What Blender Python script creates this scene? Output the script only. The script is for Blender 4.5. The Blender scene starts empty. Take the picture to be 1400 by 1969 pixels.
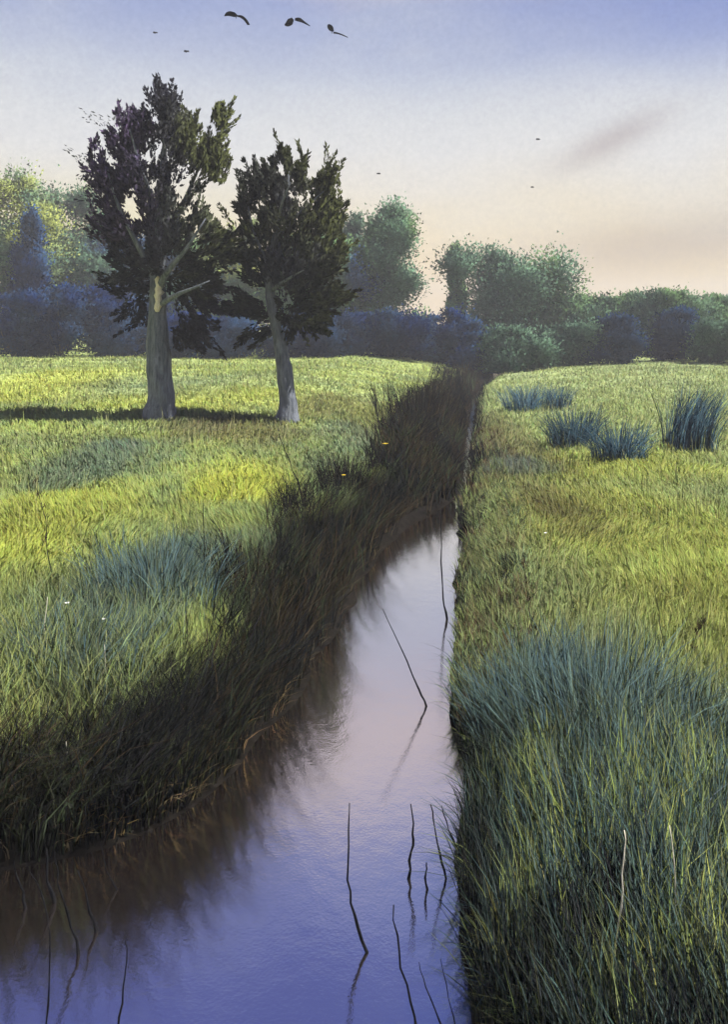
import bpy, math, random
import numpy as np
from mathutils import Vector

rng = np.random.default_rng(7)
random.seed(7)
scene = bpy.context.scene
col = scene.collection
R = math.radians

# ------------------------------------------------------------------ camera
F, HOR, ZC = 1700.0, 625.0, 2.9          # focal length and horizon in photo pixels, eye height in m
cam_d = bpy.data.cameras.new('camera')
cam_d.sensor_fit = 'VERTICAL'; cam_d.sensor_height = 36.0
cam_d.lens = F / 1969 * 36.0
cam_d.shift_y = -(984.5 - HOR) / 1969
cam_d.clip_start = 0.05; cam_d.clip_end = 5000
cam = bpy.data.objects.new('camera', cam_d); col.objects.link(cam)
cam.location = (0, 0, ZC); cam.rotation_euler = (R(90), 0, 0)
scene.camera = cam

# ------------------------------------------------------------------ exposure
EXPO = 1.3
scene.view_settings.view_transform = 'Standard'
scene.view_settings.look = 'None'
scene.view_settings.exposure = EXPO
scene.view_settings.gamma = 1.0
scene.view_settings.use_curve_mapping = False
scene.render.engine = 'CYCLES'
scene.cycles.max_bounces = 4; scene.cycles.diffuse_bounces = 3; scene.cycles.adaptive_threshold = .03; scene.cycles.transparent_max_bounces = 8
scene.cycles.caustics_reflective = False; scene.cycles.caustics_refractive = False

def lin(c):
    c = c / 255.0
    return c / 12.92 if c <= 0.04045 else ((c + 0.055) / 1.055) ** 2.4
def disp(r, g, b):                         # display colour -> scene linear at this exposure
    k = 2 ** -EXPO
    return (lin(r) * k, lin(g) * k, lin(b) * k, 1)

# ------------------------------------------------------------------ sun and sky
SUN_EL, SUN_AZ = 61.0, 95.0               # azimuth clockwise from +Y: the sun stands to the right
sd = bpy.data.lights.new('sun', 'SUN'); sd.energy = 4.3; sd.angle = R(0.6); sd.color = (1.0, 0.95, 0.86)
sun = bpy.data.objects.new('sun', sd); col.objects.link(sun)
sv = Vector((math.sin(R(SUN_AZ)) * math.cos(R(SUN_EL)), math.cos(R(SUN_AZ)) * math.cos(R(SUN_EL)), math.sin(R(SUN_EL))))
sun.rotation_euler = (-sv).to_track_quat('-Z', 'Y').to_euler()
sun.location = (60, -10, 40)

world = bpy.data.worlds.new('World'); scene.world = world; world.use_nodes = True
nt = world.node_tree; nt.nodes.clear()
def N(t, **kw):
    n = nt.nodes.new(t)
    for k, v in kw.items(): setattr(n, k, v)
    return n
def L(a, b): nt.links.new(a, b)
def setin(n, **kw):
    for k, v in kw.items(): n.inputs[k].default_value = v
    return n
def ramp(fac, stops, interp='EASE'):
    r = N('ShaderNodeValToRGB'); r.color_ramp.interpolation = interp
    els = r.color_ramp.elements
    while len(els) < len(stops): els.new(0.5)
    for e, (p, c) in zip(els, stops):
        e.position = p; e.color = c if len(c) == 4 else (*c, 1)
    L(fac, r.inputs['Fac']); return r
def math_n(op, a, b=None, clamp=False):
    m = N('ShaderNodeMath', operation=op, use_clamp=clamp)
    for i, v in enumerate((a, b)):
        if v is None: continue
        if hasattr(v, 'node'): L(v, m.inputs[i])
        else: m.inputs[i].default_value = v
    return m.outputs[0]
def mixc(fac, a, b, mode='MIX'):
    m = N('ShaderNodeMix', data_type='RGBA', blend_type=mode)
    if hasattr(fac, 'node'): L(fac, m.inputs[0])
    else: m.inputs[0].default_value = fac
    for i, v in ((6, a), (7, b)):
        if hasattr(v, 'node'): L(v, m.inputs[i])
        else: m.inputs[i].default_value = v
    return m.outputs[2]

tc = N('ShaderNodeTexCoord'); sep = N('ShaderNodeSeparateXYZ'); L(tc.outputs['Generated'], sep.inputs[0])
sx, sy, sz = sep.outputs
def wnoise(scale, detail=4, rough=.55, vec=None):
    n = N('ShaderNodeTexNoise'); setin(n, Scale=scale, Detail=detail, Roughness=rough)
    L(vec if vec is not None else tc.outputs['Generated'], n.inputs['Vector']); return n.outputs['Fac']
mp = N('ShaderNodeMapping'); mp.inputs['Scale'].default_value = (1.0, 1.0, 2.2); L(tc.outputs['Generated'], mp.inputs[0])
wob = math_n('MULTIPLY', math_n('SUBTRACT', wnoise(2.6, 5, .5, mp.outputs[0]), .5), .20)
wob2 = math_n('MULTIPLY', math_n('SUBTRACT', wnoise(6.0, 5, .5, mp.outputs[0]), .5), .05)
zz = math_n('ADD', math_n('ADD', sz, math_n('MULTIPLY', wob, math_n('MULTIPLY', sz, 2.6))), wob2)
sky = ramp(zz, [(0.0, disp(250, 208, 112)), (.055, disp(246, 214, 142)), (.11, disp(241, 226, 194)), (.19, disp(228, 227, 226)),
                (.27, disp(208, 213, 222)), (.345, disp(182, 190, 213)), (.41, disp(228, 209, 198)), (.465, disp(206, 196, 206)), (.51, disp(104, 120, 190)), (.56, disp(34, 64, 164)), (1.0, disp(34, 62, 154))], 'LINEAR').outputs[0]
# clearer, deeper blue to the upper right; yellower light low on the left
rightness = math_n('MULTIPLY', math_n('ADD', sx, .05), 2.2, True)
high = ramp(sz, [(.22, (0, 0, 0)), (.36, (1, 1, 1)), (.6, (.3, .3, .3))]).outputs[0]
patch = ramp(wnoise(3.4, 5, .5, mp.outputs[0]), [(.40, (0, 0, 0)), (.62, (1, 1, 1))]).outputs[0]
sky = mixc(math_n('MULTIPLY', math_n('MULTIPLY', high, rightness), .9), sky, disp(86, 116, 200))
sky = mixc(math_n('MULTIPLY', math_n('MULTIPLY', high, patch), .5), sky, disp(108, 134, 206))
low = ramp(sz, [(.02, (1, 1, 1)), (.20, (0, 0, 0))]).outputs[0]
leftness = math_n('MULTIPLY', math_n('SUBTRACT', -0.05, sx) if False else math_n('MULTIPLY', sx, -1.0), 3.4, True)
sky = mixc(math_n('MULTIPLY', math_n('MULTIPLY', low, leftness), .9), sky, disp(246, 230, 128))
# dusky brown cloud drifting low on the right: a slanted streak and a wider bank below it
def cloud(cx, cz, ax, az, slope, strength):
    dx = math_n('SUBTRACT', sx, cx); dz = math_n('SUBTRACT', math_n('SUBTRACT', sz, cz), math_n('MULTIPLY', dx, slope))
    dz = math_n('ADD', dz, math_n('MULTIPLY', wob, .18))
    q = math_n('ADD', math_n('POWER', math_n('ABSOLUTE', math_n('DIVIDE', dx, ax)), 2.0), math_n('POWER', math_n('ABSOLUTE', math_n('DIVIDE', dz, az)), 2.0))
    front = math_n('GREATER_THAN', sy, 0.0)
    g = math_n('POWER', 2.718, math_n('MULTIPLY', q, -1.0))
    return math_n('MULTIPLY', math_n('MULTIPLY', g, front), strength)
sky = mixc(cloud(.262, .196, .052, .017, .42, .55), sky, disp(150, 128, 124))
sky = mixc(cloud(.33, .085, .17, .035, .12, .55), sky, disp(160, 140, 128))
sky = mixc(cloud(.40, .052, .07, .018, .0, .6), sky, disp(236, 208, 142))
sky = mixc(cloud(.08, .16, .2, .03, .15, .30), sky, disp(238, 232, 222))
grain = ramp(wnoise(170.0, 3, .7), [(.28, (.86, .86, .88)), (.72, (1.10, 1.10, 1.08))], 'LINEAR').outputs[0]
sky = mixc(.75, sky, grain, 'MULTIPLY')
nish = N('ShaderNodeTexSky', sky_type='NISHITA', sun_disc=False, sun_elevation=R(SUN_EL), sun_rotation=R(SUN_AZ))
nish.air_density = 1.0; nish.dust_density = 2.0; nish.ozone_density = 2.0
b1 = N('ShaderNodeBackground'); b1.inputs[1].default_value = 0.06; L(nish.outputs[0], b1.inputs[0])
b2 = N('ShaderNodeBackground'); b2.inputs[1].default_value = 1.0; L(sky, b2.inputs[0])
ms = N('ShaderNodeMixShader'); ms.inputs[0].default_value = .94; L(b1.outputs[0], ms.inputs[1]); L(b2.outputs[0], ms.inputs[2])
wo = N('ShaderNodeOutputWorld'); L(ms.outputs[0], wo.inputs[0])

# ------------------------------------------------------------------ helpers
def tag(o, label=None, cat=None, group=None, kind=None):
    if label: o['label'] = label
    if cat: o['category'] = cat
    if group: o['group'] = group
    if kind: o['kind'] = kind
    return o
def empty(name, loc):
    o = bpy.data.objects.new(name, None); o.location = loc; col.objects.link(o); return o
def mesh_np(name, V, faces, colors=None, mat=None, parent=None, smooth=False, origin=None, nrm=None):
    """faces: (n,3) or (n,4) index array, or a list of such arrays."""
    V = np.asarray(V, np.float32)
    if origin is not None: V = V - np.asarray(origin, np.float32)
    fl = faces if isinstance(faces, list) else [faces]
    me = bpy.data.meshes.new(name)
    me.vertices.add(len(V)); me.vertices.foreach_set('co', V.ravel())
    nl = sum(f.size for f in fl); npoly = sum(len(f) for f in fl)
    me.loops.add(nl); me.polygons.add(npoly)
    me.loops.foreach_set('vertex_index', np.concatenate([f.ravel() for f in fl]).astype(np.int32))
    tot = np.concatenate([np.full(len(f), f.shape[1], np.int32) for f in fl])
    st = np.concatenate([[0], np.cumsum(tot)[:-1]]).astype(np.int32)
    me.polygons.foreach_set('loop_start', st); me.polygons.foreach_set('loop_total', tot)
    if smooth: me.polygons.foreach_set('use_smooth', np.ones(npoly, bool))
    if colors is not None:
        a = me.color_attributes.new('tint', 'FLOAT_COLOR', 'POINT')
        c4 = np.ones((len(V), 4), np.float32); c4[:, :3] = colors
        a.data.foreach_set('color', c4.ravel())
    if nrm is not None:
        a = me.attributes.new('soft', 'FLOAT_VECTOR', 'POINT')
        a.data.foreach_set('vector', (nrm / (np.linalg.norm(nrm, axis=1, keepdims=True) + 1e-9)).astype(np.float32).ravel())
    me.update(calc_edges=True); me.validate()
    if mat: me.materials.append(mat)
    o = bpy.data.objects.new(name, me); col.objects.link(o)
    if parent is not None: o.parent = parent
    elif origin is not None: o.location = origin
    return o

def _hash(ix, iy, s):
    h = (ix.astype(np.int64) * 374761393 + iy.astype(np.int64) * 668265263 + s * 1442695041) & 0xffffffff
    h = ((h ^ (h >> 13)) * 1274126177) & 0xffffffff
    return ((h ^ (h >> 16)) & 0xffff) / 65535.0
def vnoise(x, y, s=0):
    ix, iy = np.floor(x), np.floor(y); fx, fy = x - ix, y - iy
    fx, fy = fx * fx * (3 - 2 * fx), fy * fy * (3 - 2 * fy)
    a, b, c, d = _hash(ix, iy, s), _hash(ix + 1, iy, s), _hash(ix, iy + 1, s), _hash(ix + 1, iy + 1, s)
    return (a * (1 - fx) + b * fx) * (1 - fy) + (c * (1 - fx) + d * fx) * fy
def fbm(x, y, s=0, o=3):
    v, amp, t = 0, 1.0, 0
    for k in range(o):
        v = v + amp * vnoise(x * 2 ** k, y * 2 ** k, s + k); t += amp; amp *= .5
    return v / t
def sstep(a, b, x):
    t = np.clip((x - a) / (b - a), 0, 1); return t * t * (3 - 2 * t)
def lerp(a, b, t): return a + (b - a) * t

# ------------------------------------------------------------------ terrain
# water edges: left (y, x) and right (y, x) in metres
def wpt(px, py): y = ZC * F / (py - HOR); return (y, (px - 700) / F * y)
LP = [wpt(*p) for p in ((150, 1668), (345, 1580), (480, 1460), (600, 1290), (690, 1140), (765, 1025), (842, 985), (878, 950), (892, 885), (902, 800), (912, 755))]
RP = [wpt(*p) for p in ((912, 1969), (893, 1700), (876, 1400), (876, 1200), (886, 1010), (890, 960), (897, 890), (908, 800), (918, 755))]
LP = [(-30, -9.0), (3.2, -8.0), (4.0, -5.0), (4.45, -2.9)] + LP
RP = [(-30, 1.6), (0, .75), (2.5, .5)] + RP
LP += [(52, 7.6), (300, 30)]; RP += [(52.5, 8.4), (300, 30.5)]
LP, RP = np.array(LP), np.array(RP)
LP = LP[np.argsort(LP[:, 0])]; RP = RP[np.argsort(RP[:, 0])]
def dense(P):
    ys = np.unique(np.concatenate([np.linspace(-30, 3, 12), np.linspace(3, 16, 90), np.linspace(16, 60, 60), np.linspace(60, 300, 20)]))
    xs = np.interp(ys, P[:, 0], P[:, 1])
    k = np.array([1, 2, 3, 2, 1.]); k /= k.sum()
    xs[2:-2] = np.convolve(xs, k, 'same')[2:-2]
    return ys, xs
LY, LX = dense(LP); RY, RX = dense(RP)
LX = LX + (fbm(LY * 1.3, LY * 0, 3) - .5) * np.clip(LY * .035, 0.05, .35); RX = RX + (fbm(RY * 2.2, RY * 0, 9) - .5) * np.clip(RY * .03, .14, .28)
RX = np.maximum(RX, np.interp(RY, LY, LX) + .14)
def seg_dist(x, y, PY, PX):
    out = np.full(x.shape, 1e9)
    for i in range(len(PY) - 1):
        ax, ay, bx, by = PX[i], PY[i], PX[i + 1], PY[i + 1]
        dx, dy = bx - ax, by - ay; l2 = dx * dx + dy * dy
        t = np.clip(((x - ax) * dx + (y - ay) * dy) / l2, 0, 1)
        out = np.minimum(out, (x - ax - t * dx) ** 2 + (y - ay - t * dy) ** 2)
    return np.sqrt(out)
def water_d(x, y):
    """(signed distance to water edge: >0 on land, side: -1 left bank, +1 right bank)"""
    lx, rx = np.interp(y, LY, LX), np.interp(y, RY, RX)
    dl, dr = seg_dist(x, y, LY, LX), seg_dist(x, y, RY, RX)
    inside = (x > lx) & (x < rx)
    d = np.where(inside, -np.minimum(dl, dr), np.where(x <= lx, dl, dr))
    return d, np.where(x > .5 * (lx + rx), 1, -1)
def height(x, y, ds=None):
    x = np.asarray(x, float); y = np.asarray(y, float)
    d, s = ds if ds is not None else water_d(x, y)
    left = .10 * sstep(0, .12, d) + .42 * sstep(.05, 1.1, d) + .10 * sstep(1, 5, d)
    right = .12 * sstep(0, .10, d) + .30 * sstep(.05, .7, d) + .16 * sstep(.6, 3, d)
    h = np.where(s < 0, left, right)
    h = np.where(d < 0, -.04 - .45 * sstep(0, .7, -d), h)
    roll = (fbm(x * .16, y * .16, 21) - .5) * .35 * sstep(.6, 4, d) + (fbm(x * .9, y * .9, 22) - .5) * .12 * sstep(.1, 1, d)
    rise = .50 * sstep(14, 34, y) * sstep(1.0, 7, d) * (s < 0) + .25 * sstep(20, 50, y) * sstep(1, 8, d) * (s > 0)
    return h + roll + rise
def at(px, py, lo=2.0, hi=140.0):
    """ground point where the sight line through a photo pixel meets the land"""
    ys = np.geomspace(lo, hi, 1500); xs = (px - 700) / F * ys; zs = ZC - (py - HOR) / F * ys
    hs = np.maximum(height(xs, ys), 0)
    k = np.argmax(zs <= hs)
    return Vector((xs[k], ys[k], hs[k]))
def up_at(px, py, Y): return np.array([(px - 700) / F * Y, Y, ZC - (py - HOR) / F * Y])

# colour zones: kinds of growth on the ground (albedo)
YG = np.array([.37, .44, .135]); YB = np.array([.46, .51, .10]); OL = np.array([.27, .325, .125]); GR = np.array([.25, .345, .175])
BG = np.array([.105, .165, .155]); DK = np.array([.010, .011, .012]); BR = np.array([.11, .085, .050]); DG = np.array([.075, .095, .055])
def patches(lst):
    out = []
    for px, py, rx, ry, k in lst:
        c = at(px, py); a = at(px, py + ry); b = at(px, max(py - ry, 672))
        out.append((c.x, c.y, rx / F * c.y, max(.5 * (b.y - a.y), .1), k))
    return out
BLUE = patches([(300, 1130, 110, 130, .9), (150, 1260, 90, 80, .75), (190, 890, 100, 50, .7), (300, 880, 60, 40, .4), (480, 1080, 80, 80, .5), (660, 860, 90, 70, .45),
                (1000, 1360, 60, 140, .8), (1170, 1400, 110, 150, .95), (1290, 1460, 60, 90, .8), (1360, 1650, 90, 180, .8), (1150, 1750, 120, 150, .75),
                (1000, 905, 70, 25, .6), (330, 745, 180, 20, .35), (960, 1500, 60, 100, .7)])
BROWN = patches([(450, 830, 150, 30, .6), (620, 780, 70, 30, .45), (930, 1150, 60, 120, .4), (900, 860, 60, 100, .85), (950, 820, 40, 80, .5), (700, 800, 60, 50, .4), (100, 1480, 130, 120, .5), (1010, 1080, 100, 120, .15)])
BRIGHT = patches([(100, 1000, 140, 90, .8), (470, 930, 110, 50, 1.0), (90, 740, 130, 30, .7), (400, 760, 200, 25, .6), (1230, 1030, 220, 140, .6), (1150, 900, 260, 40, .6), (1350, 1250, 80, 110, .5)])
def pmask(lst, x, y, warp):
    m = np.zeros_like(x)
    for cx, cy, rx, ry, k in lst:
        q = np.sqrt(((x - cx) / rx) ** 2 + ((y - cy) / ry) ** 2)
        m = np.maximum(m, k * sstep(1.35, .55, q + warp))
    return m
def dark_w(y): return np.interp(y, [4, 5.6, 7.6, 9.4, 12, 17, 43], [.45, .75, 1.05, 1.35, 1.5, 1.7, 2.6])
def growth(x, y, d, s):
    """albedo of what grows here, vectorised"""
    w = (fbm(x * 1.1, y * .8, 40) - .5) * .9
    n1, n2 = fbm(x * .55, y * .30, 50), fbm(x * 2.3, y * 1.4, 60)
    c = lerp(OL[None], YG[None], sstep(.22, .60, n1)[:, None])
    c = lerp(c, GR[None], (.55 * sstep(.45, .75, n2))[:, None])
    c = lerp(c, np.array([[.35, .42, .20]]), (.55 * (s > 0))[:, None])
    c = lerp(c, YB[None], pmask(BRIGHT, x, y, w)[:, None])
    c = lerp(c, BR[None] * 1.3, pmask(BROWN, x, y, w)[:, None])
    c = lerp(c, BG[None], pmask(BLUE, x, y, w)[:, None])
    # dark peaty sedge along the left bank, painted shade at the foot of the right bank
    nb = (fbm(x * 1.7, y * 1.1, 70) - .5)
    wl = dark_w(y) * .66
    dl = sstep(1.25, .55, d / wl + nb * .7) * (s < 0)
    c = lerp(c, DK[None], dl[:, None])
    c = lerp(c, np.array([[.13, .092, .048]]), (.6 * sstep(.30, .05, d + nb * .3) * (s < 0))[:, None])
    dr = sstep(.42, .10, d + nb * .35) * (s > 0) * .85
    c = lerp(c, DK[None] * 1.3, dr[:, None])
    return c, dl

# terrain mesh: rows in y, columns measured from the two water edges
off = np.concatenate([np.linspace(0, .3, 7), np.linspace(.4, 2, 14), np.geomspace(2.3, 500, 44)])
ys = np.unique(np.concatenate([np.linspace(-30, 2, 14), np.linspace(2, 12, 84), np.linspace(12, 40, 90), np.linspace(40, 90, 50), np.geomspace(90, 500, 24)]))
ins = np.linspace(0, 1, 9)[1:-1]
rows = []
for y in ys:
    lx, rx = np.interp(y, LY, LX), np.interp(y, RY, RX)
    rows.append(np.concatenate([lx - off[::-1], lx + (rx - lx) * ins, rx + off]))
TX = np.array(rows); TY = np.repeat(ys[:, None], TX.shape[1], 1)
ds = water_d(TX.ravel(), TY.ravel())
TZ = height(TX.ravel(), TY.ravel(), ds)
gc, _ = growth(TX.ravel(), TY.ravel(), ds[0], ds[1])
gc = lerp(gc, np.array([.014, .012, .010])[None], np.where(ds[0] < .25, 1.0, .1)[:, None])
nr, nc = TX.shape; ii = np.arange(nr * nc).reshape(nr, nc)
quads = np.stack([ii[:-1, :-1], ii[:-1, 1:], ii[1:, 1:], ii[1:, :-1]], -1).reshape(-1, 4)

def new_mat(name):
    m = bpy.data.materials.new(name); m.use_nodes = True
    m.node_tree.nodes.clear(); return m, m.node_tree
def leaf_mat(name, trans=.35, rough=.6, var=.35, nscale=30.0, soft=True):
    """tinted by the 'tint' attribute, with fine mottling; light passes through the blades"""
    m, t = new_mat(name); nd = t.nodes
    at_ = nd.new('ShaderNodeAttribute'); at_.attribute_name = 'tint'
    tcn = nd.new('ShaderNodeTexCoord'); no = nd.new('ShaderNodeTexNoise'); no.inputs['Scale'].default_value = nscale; no.inputs['Detail'].default_value = 3
    t.links.new(tcn.outputs['Object'], no.inputs['Vector'])
    mr = nd.new('ShaderNodeMapRange'); mr.inputs[1].default_value = .3; mr.inputs[2].default_value = .7; mr.inputs[3].default_value = 1 - var; mr.inputs[4].default_value = 1 + var
    t.links.new(no.outputs['Fac'], mr.inputs[0])
    mx = nd.new('ShaderNodeVectorMath'); mx.operation = 'SCALE'; t.links.new(at_.outputs['Color'], mx.inputs[0]); t.links.new(mr.outputs[0], mx.inputs['Scale'])
    p = nd.new('ShaderNodeBsdfDiffuse'); p.inputs['Roughness'].default_value = rough
    tr = nd.new('ShaderNodeBsdfTranslucent'); ms_ = nd.new('ShaderNodeMixShader'); ms_.inputs[0].default_value = trans
    t.links.new(mx.outputs[0], p.inputs['Color']); t.links.new(mx.outputs[0], tr.inputs['Color'])
    if soft:                              # shade each small blade by the lie of the whole sward or crown
        an = nd.new('ShaderNodeAttribute'); an.attribute_name = 'soft'
        t.links.new(an.outputs['Vector'], p.inputs['Normal']); t.links.new(an.outputs['Vector'], tr.inputs['Normal'])
        m.cycles.use_bump_map_correction = False
    t.links.new(p.outputs[0], ms_.inputs[1]); t.links.new(tr.outputs[0], ms_.inputs[2])
    o = nd.new('ShaderNodeOutputMaterial'); t.links.new(ms_.outputs[0], o.inputs[0]); return m
def solid_mat(name, c1, c2, scale=12.0, rough=.8, bump=.3, stretch=(1, 1, 1), spec=.3):
    m, t = new_mat(name); nd = t.nodes
    tcn = nd.new('ShaderNodeTexCoord'); mpn = nd.new('ShaderNodeMapping'); mpn.inputs['Scale'].default_value = stretch
    t.links.new(tcn.outputs['Object'], mpn.inputs[0])
    no = nd.new('ShaderNodeTexNoise'); no.inputs['Scale'].default_value = scale; no.inputs['Detail'].default_value = 6; no.inputs['Roughness'].default_value = .65
    t.links.new(mpn.outputs[0], no.inputs['Vector'])
    r = nd.new('ShaderNodeValToRGB'); r.color_ramp.elements[0].position = .32; r.color_ramp.elements[1].position = .68
    r.color_ramp.elements[0].color = (*c1, 1); r.color_ramp.elements[1].color = (*c2, 1); t.links.new(no.outputs['Fac'], r.inputs[0])
    p = nd.new('ShaderNodeBsdfPrincipled'); p.inputs['Roughness'].default_value = rough; p.inputs['Specular IOR Level'].default_value = spec
    t.links.new(r.outputs[0], p.inputs['Base Color'])
    b = nd.new('ShaderNodeBump'); b.inputs['Strength'].default_value = bump; b.inputs['Distance'].default_value = .03
    t.links.new(no.outputs['Fac'], b.inputs['Height']); t.links.new(b.outputs[0], p.inputs['Normal'])
    o = nd.new('ShaderNodeOutputMaterial'); t.links.new(p.outputs[0], o.inputs[0]); return m

M_GROUND = leaf_mat('soil_and_thatch', trans=0.0, rough=.95, var=.5, nscale=9.0, soft=False)
M_GRASS = leaf_mat('grass_blade', trans=.52, var=.22, nscale=5.0)
M_LEAF = leaf_mat('tree_leaf', trans=.25, var=.3, nscale=3.0)
M_FAR = leaf_mat('far_leaf', trans=.30, var=.3, nscale=1.2, rough=.8)
M_BARK = solid_mat('grey_bark', (.050, .060, .080), (.20, .22, .26), 4.0, .9, 1.0, (4, 4, .7))
M_FARBARK = solid_mat('far_bark', (.05, .055, .06), (.12, .12, .12), 3.0, .9, .4, (3, 3, .6))
M_HIGHLIGHT = solid_mat('pale_highlight', (.62, .54, .36), (.88, .82, .66), 14.0, .8, .8, (3, 3, .5))
M_TWIG = solid_mat('dark_wet_stem', (.004, .0045, .006), (.012, .012, .014), 20.0, .8, .3, spec=.05)
M_STRAW = solid_mat('bleached_straw', (.50, .46, .33), (.80, .77, .66), 30.0, .8, .3)
M_BIRD = solid_mat('black_feather', (.0006, .0006, .001), (.0015, .0015, .002), 30.0, .9, .1, spec=0.0)
M_WHITE = solid_mat('white_petal', (.70, .70, .66), (.85, .85, .82), 40.0, .7, .1)
M_YELLOW = solid_mat('yellow_petal', (.55, .38, .02), (.75, .55, .04), 40.0, .7, .1)
M_STEM = solid_mat('green_stem', (.06, .09, .03), (.12, .15, .05), 30.0, .8, .1)

ground = mesh_np('ground', np.stack([TX.ravel(), TY.ravel(), TZ], -1), quads, gc, M_GROUND, smooth=True)
tag(ground, 'rolling grassy meadow cut by a narrow stream channel', kind='structure')

# ------------------------------------------------------------------ water
m, t = new_mat('stream_water'); nd = t.nodes
geo = nd.new('ShaderNodeNewGeometry')
def tn(scale, detail, sc):
    mpn = nd.new('ShaderNodeMapping'); mpn.inputs['Scale'].default_value = sc; t.links.new(geo.outputs['Position'], mpn.inputs[0])
    n = nd.new('ShaderNodeTexNoise'); n.inputs['Scale'].default_value = scale; n.inputs['Detail'].default_value = detail
    t.links.new(mpn.outputs[0], n.inputs['Vector']); return n.outputs['Fac']
b1_ = nd.new('ShaderNodeBump'); b1_.inputs['Strength'].default_value = .07; b1_.inputs['Distance'].default_value = .02
t.links.new(tn(9.0, 5, (1.0, .75, 1)), b1_.inputs['Height'])
b2_ = nd.new('ShaderNodeBump'); b2_.inputs['Strength'].default_value = .09; b2_.inputs['Distance'].default_value = .006
t.links.new(tn(60.0, 4, (1, .8, 1)), b2_.inputs['Height']); t.links.new(b1_.outputs[0], b2_.inputs['Normal'])
gl = nd.new('ShaderNodeBsdfGlossy'); gl.inputs['Color'].default_value = (.98, .92, .86, 1); gl.inputs['Roughness'].default_value = .06
df = nd.new('ShaderNodeBsdfDiffuse'); df.inputs['Color'].default_value = (.040, .029, .026, 1)
fr = nd.new('ShaderNodeFresnel'); fr.inputs['IOR'].default_value = 1.33
fm = nd.new('ShaderNodeMapRange'); fm.inputs[1].default_value = 0; fm.inputs[2].default_value = .45; fm.inputs[3].default_value = .86; fm.inputs[4].default_value = .97
for g_ in (gl, df, fr): t.links.new(b2_.outputs[0], g_.inputs['Normal'])
t.links.new(fr.outputs[0], fm.inputs[0])
mx = nd.new('ShaderNodeMixShader'); t.links.new(fm.outputs[0], mx.inputs[0]); t.links.new(df.outputs[0], mx.inputs[1]); t.links.new(gl.outputs[0], mx.inputs[2])
o = nd.new('ShaderNodeOutputMaterial'); t.links.new(mx.outputs[0], o.inputs[0]); M_WATER = m
wy = np.unique(np.concatenate([np.linspace(-30, 3, 10), np.linspace(3, 16, 60), np.linspace(16, 60, 60)]))
wl = np.interp(wy, LY, LX) - .10; wr = np.interp(wy, RY, RX) + .06
V = np.concatenate([np.stack([wl, wy, wy * 0], -1), np.stack([wr, wy, wy * 0], -1)]); n = len(wy)
q = np.stack([np.arange(n - 1), np.arange(n - 1) + n, np.arange(1, n) + n, np.arange(1, n)], -1)
tag(mesh_np('water', V, q, None, M_WATER), 'still lavender and blue stream reflecting the evening sky', kind='structure')

# ------------------------------------------------------------------ grass
def blades(P, H, W, ang, lean, C, segs, face=None, tipc=1.05, basec=.97, droop=.35):
    """curved tapering blades; returns verts, tri/quad faces, colours"""
    n = len(P); face = rng.uniform(0, 2 * np.pi, n) if face is None else face
    wx, wy_ = np.cos(face) * W * .5, np.sin(face) * W * .5
    lx, ly = np.cos(ang), np.sin(ang)
    vs, cs = [], []
    for i in range(segs + 1):
        tt = i / segs
        off_ = lean * H * tt ** 1.8; zz_ = H * tt * (1 - droop * lean * tt)
        c = np.stack([P[:, 0] + lx * off_, P[:, 1] + ly * off_, P[:, 2] + zz_ - .02 * (tt == 0)], -1)
        k = 1 - .55 * tt ** 1.4
        cc = C * lerp(basec, tipc, tt)
        if i < segs:
            sv_ = np.stack([wx * k, wy_ * k, wx * 0], -1)
            vs += [c - sv_, c + sv_]; cs += [cc, cc]
        else:
            vs.append(c); cs.append(cc)
    nv = 2 * segs + 1
    V = np.stack(vs, 1).reshape(-1, 3); Cc = np.stack(cs, 1).reshape(-1, 3)
    nb_ = rng.normal(0, .32, (n, 3)); nb_[:, 0] += lx * lean * .3; nb_[:, 1] += ly * lean * .3; nb_[:, 2] = 1.0
    NB = np.repeat(nb_, nv, 0)
    b = (np.arange(n) * nv)[:, None]
    fl = []
    for i in range(segs - 1): fl.append(b + np.array([2 * i, 2 * i + 1, 2 * i + 3, 2 * i + 2])[None])
    tri = b + np.array([2 * segs - 2, 2 * segs - 1, 2 * segs])[None]
    return V, fl, tri, Cc, NB
def grass_obj(name, sets, label, cat):
    Vs, Q, T, Cs, Ns, base = [], [], [], [], [], 0
    for V, fl, tri, C, NB in sets:
        Ns.append(NB); Vs.append(V); Cs.append(C); Q += [f + base for f in fl]; T.append(tri + base); base += len(V)
    fs = ([np.concatenate(Q)] if Q else []) + [np.concatenate(T)]
    return tag(mesh_np(name, np.concatenate(Vs), fs, np.concatenate(Cs), M_GRASS, nrm=np.concatenate(Ns)), label, cat, kind='stuff')

def scatter(n, y0, y1, px0=-330, px1=1730, power=1.0):
    """points spread over the land between two distances, denser near the eye"""
    u = rng.random(n) ** power
    inv = 1 / y0 + (1 / y1 - 1 / y0) * u
    y = 1 / inv; x = (rng.uniform(px0, px1, n) - 700) / F * y
    return x, y
ripple = lambda x, y: fbm(x * .7, y * .7, 81)
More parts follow.
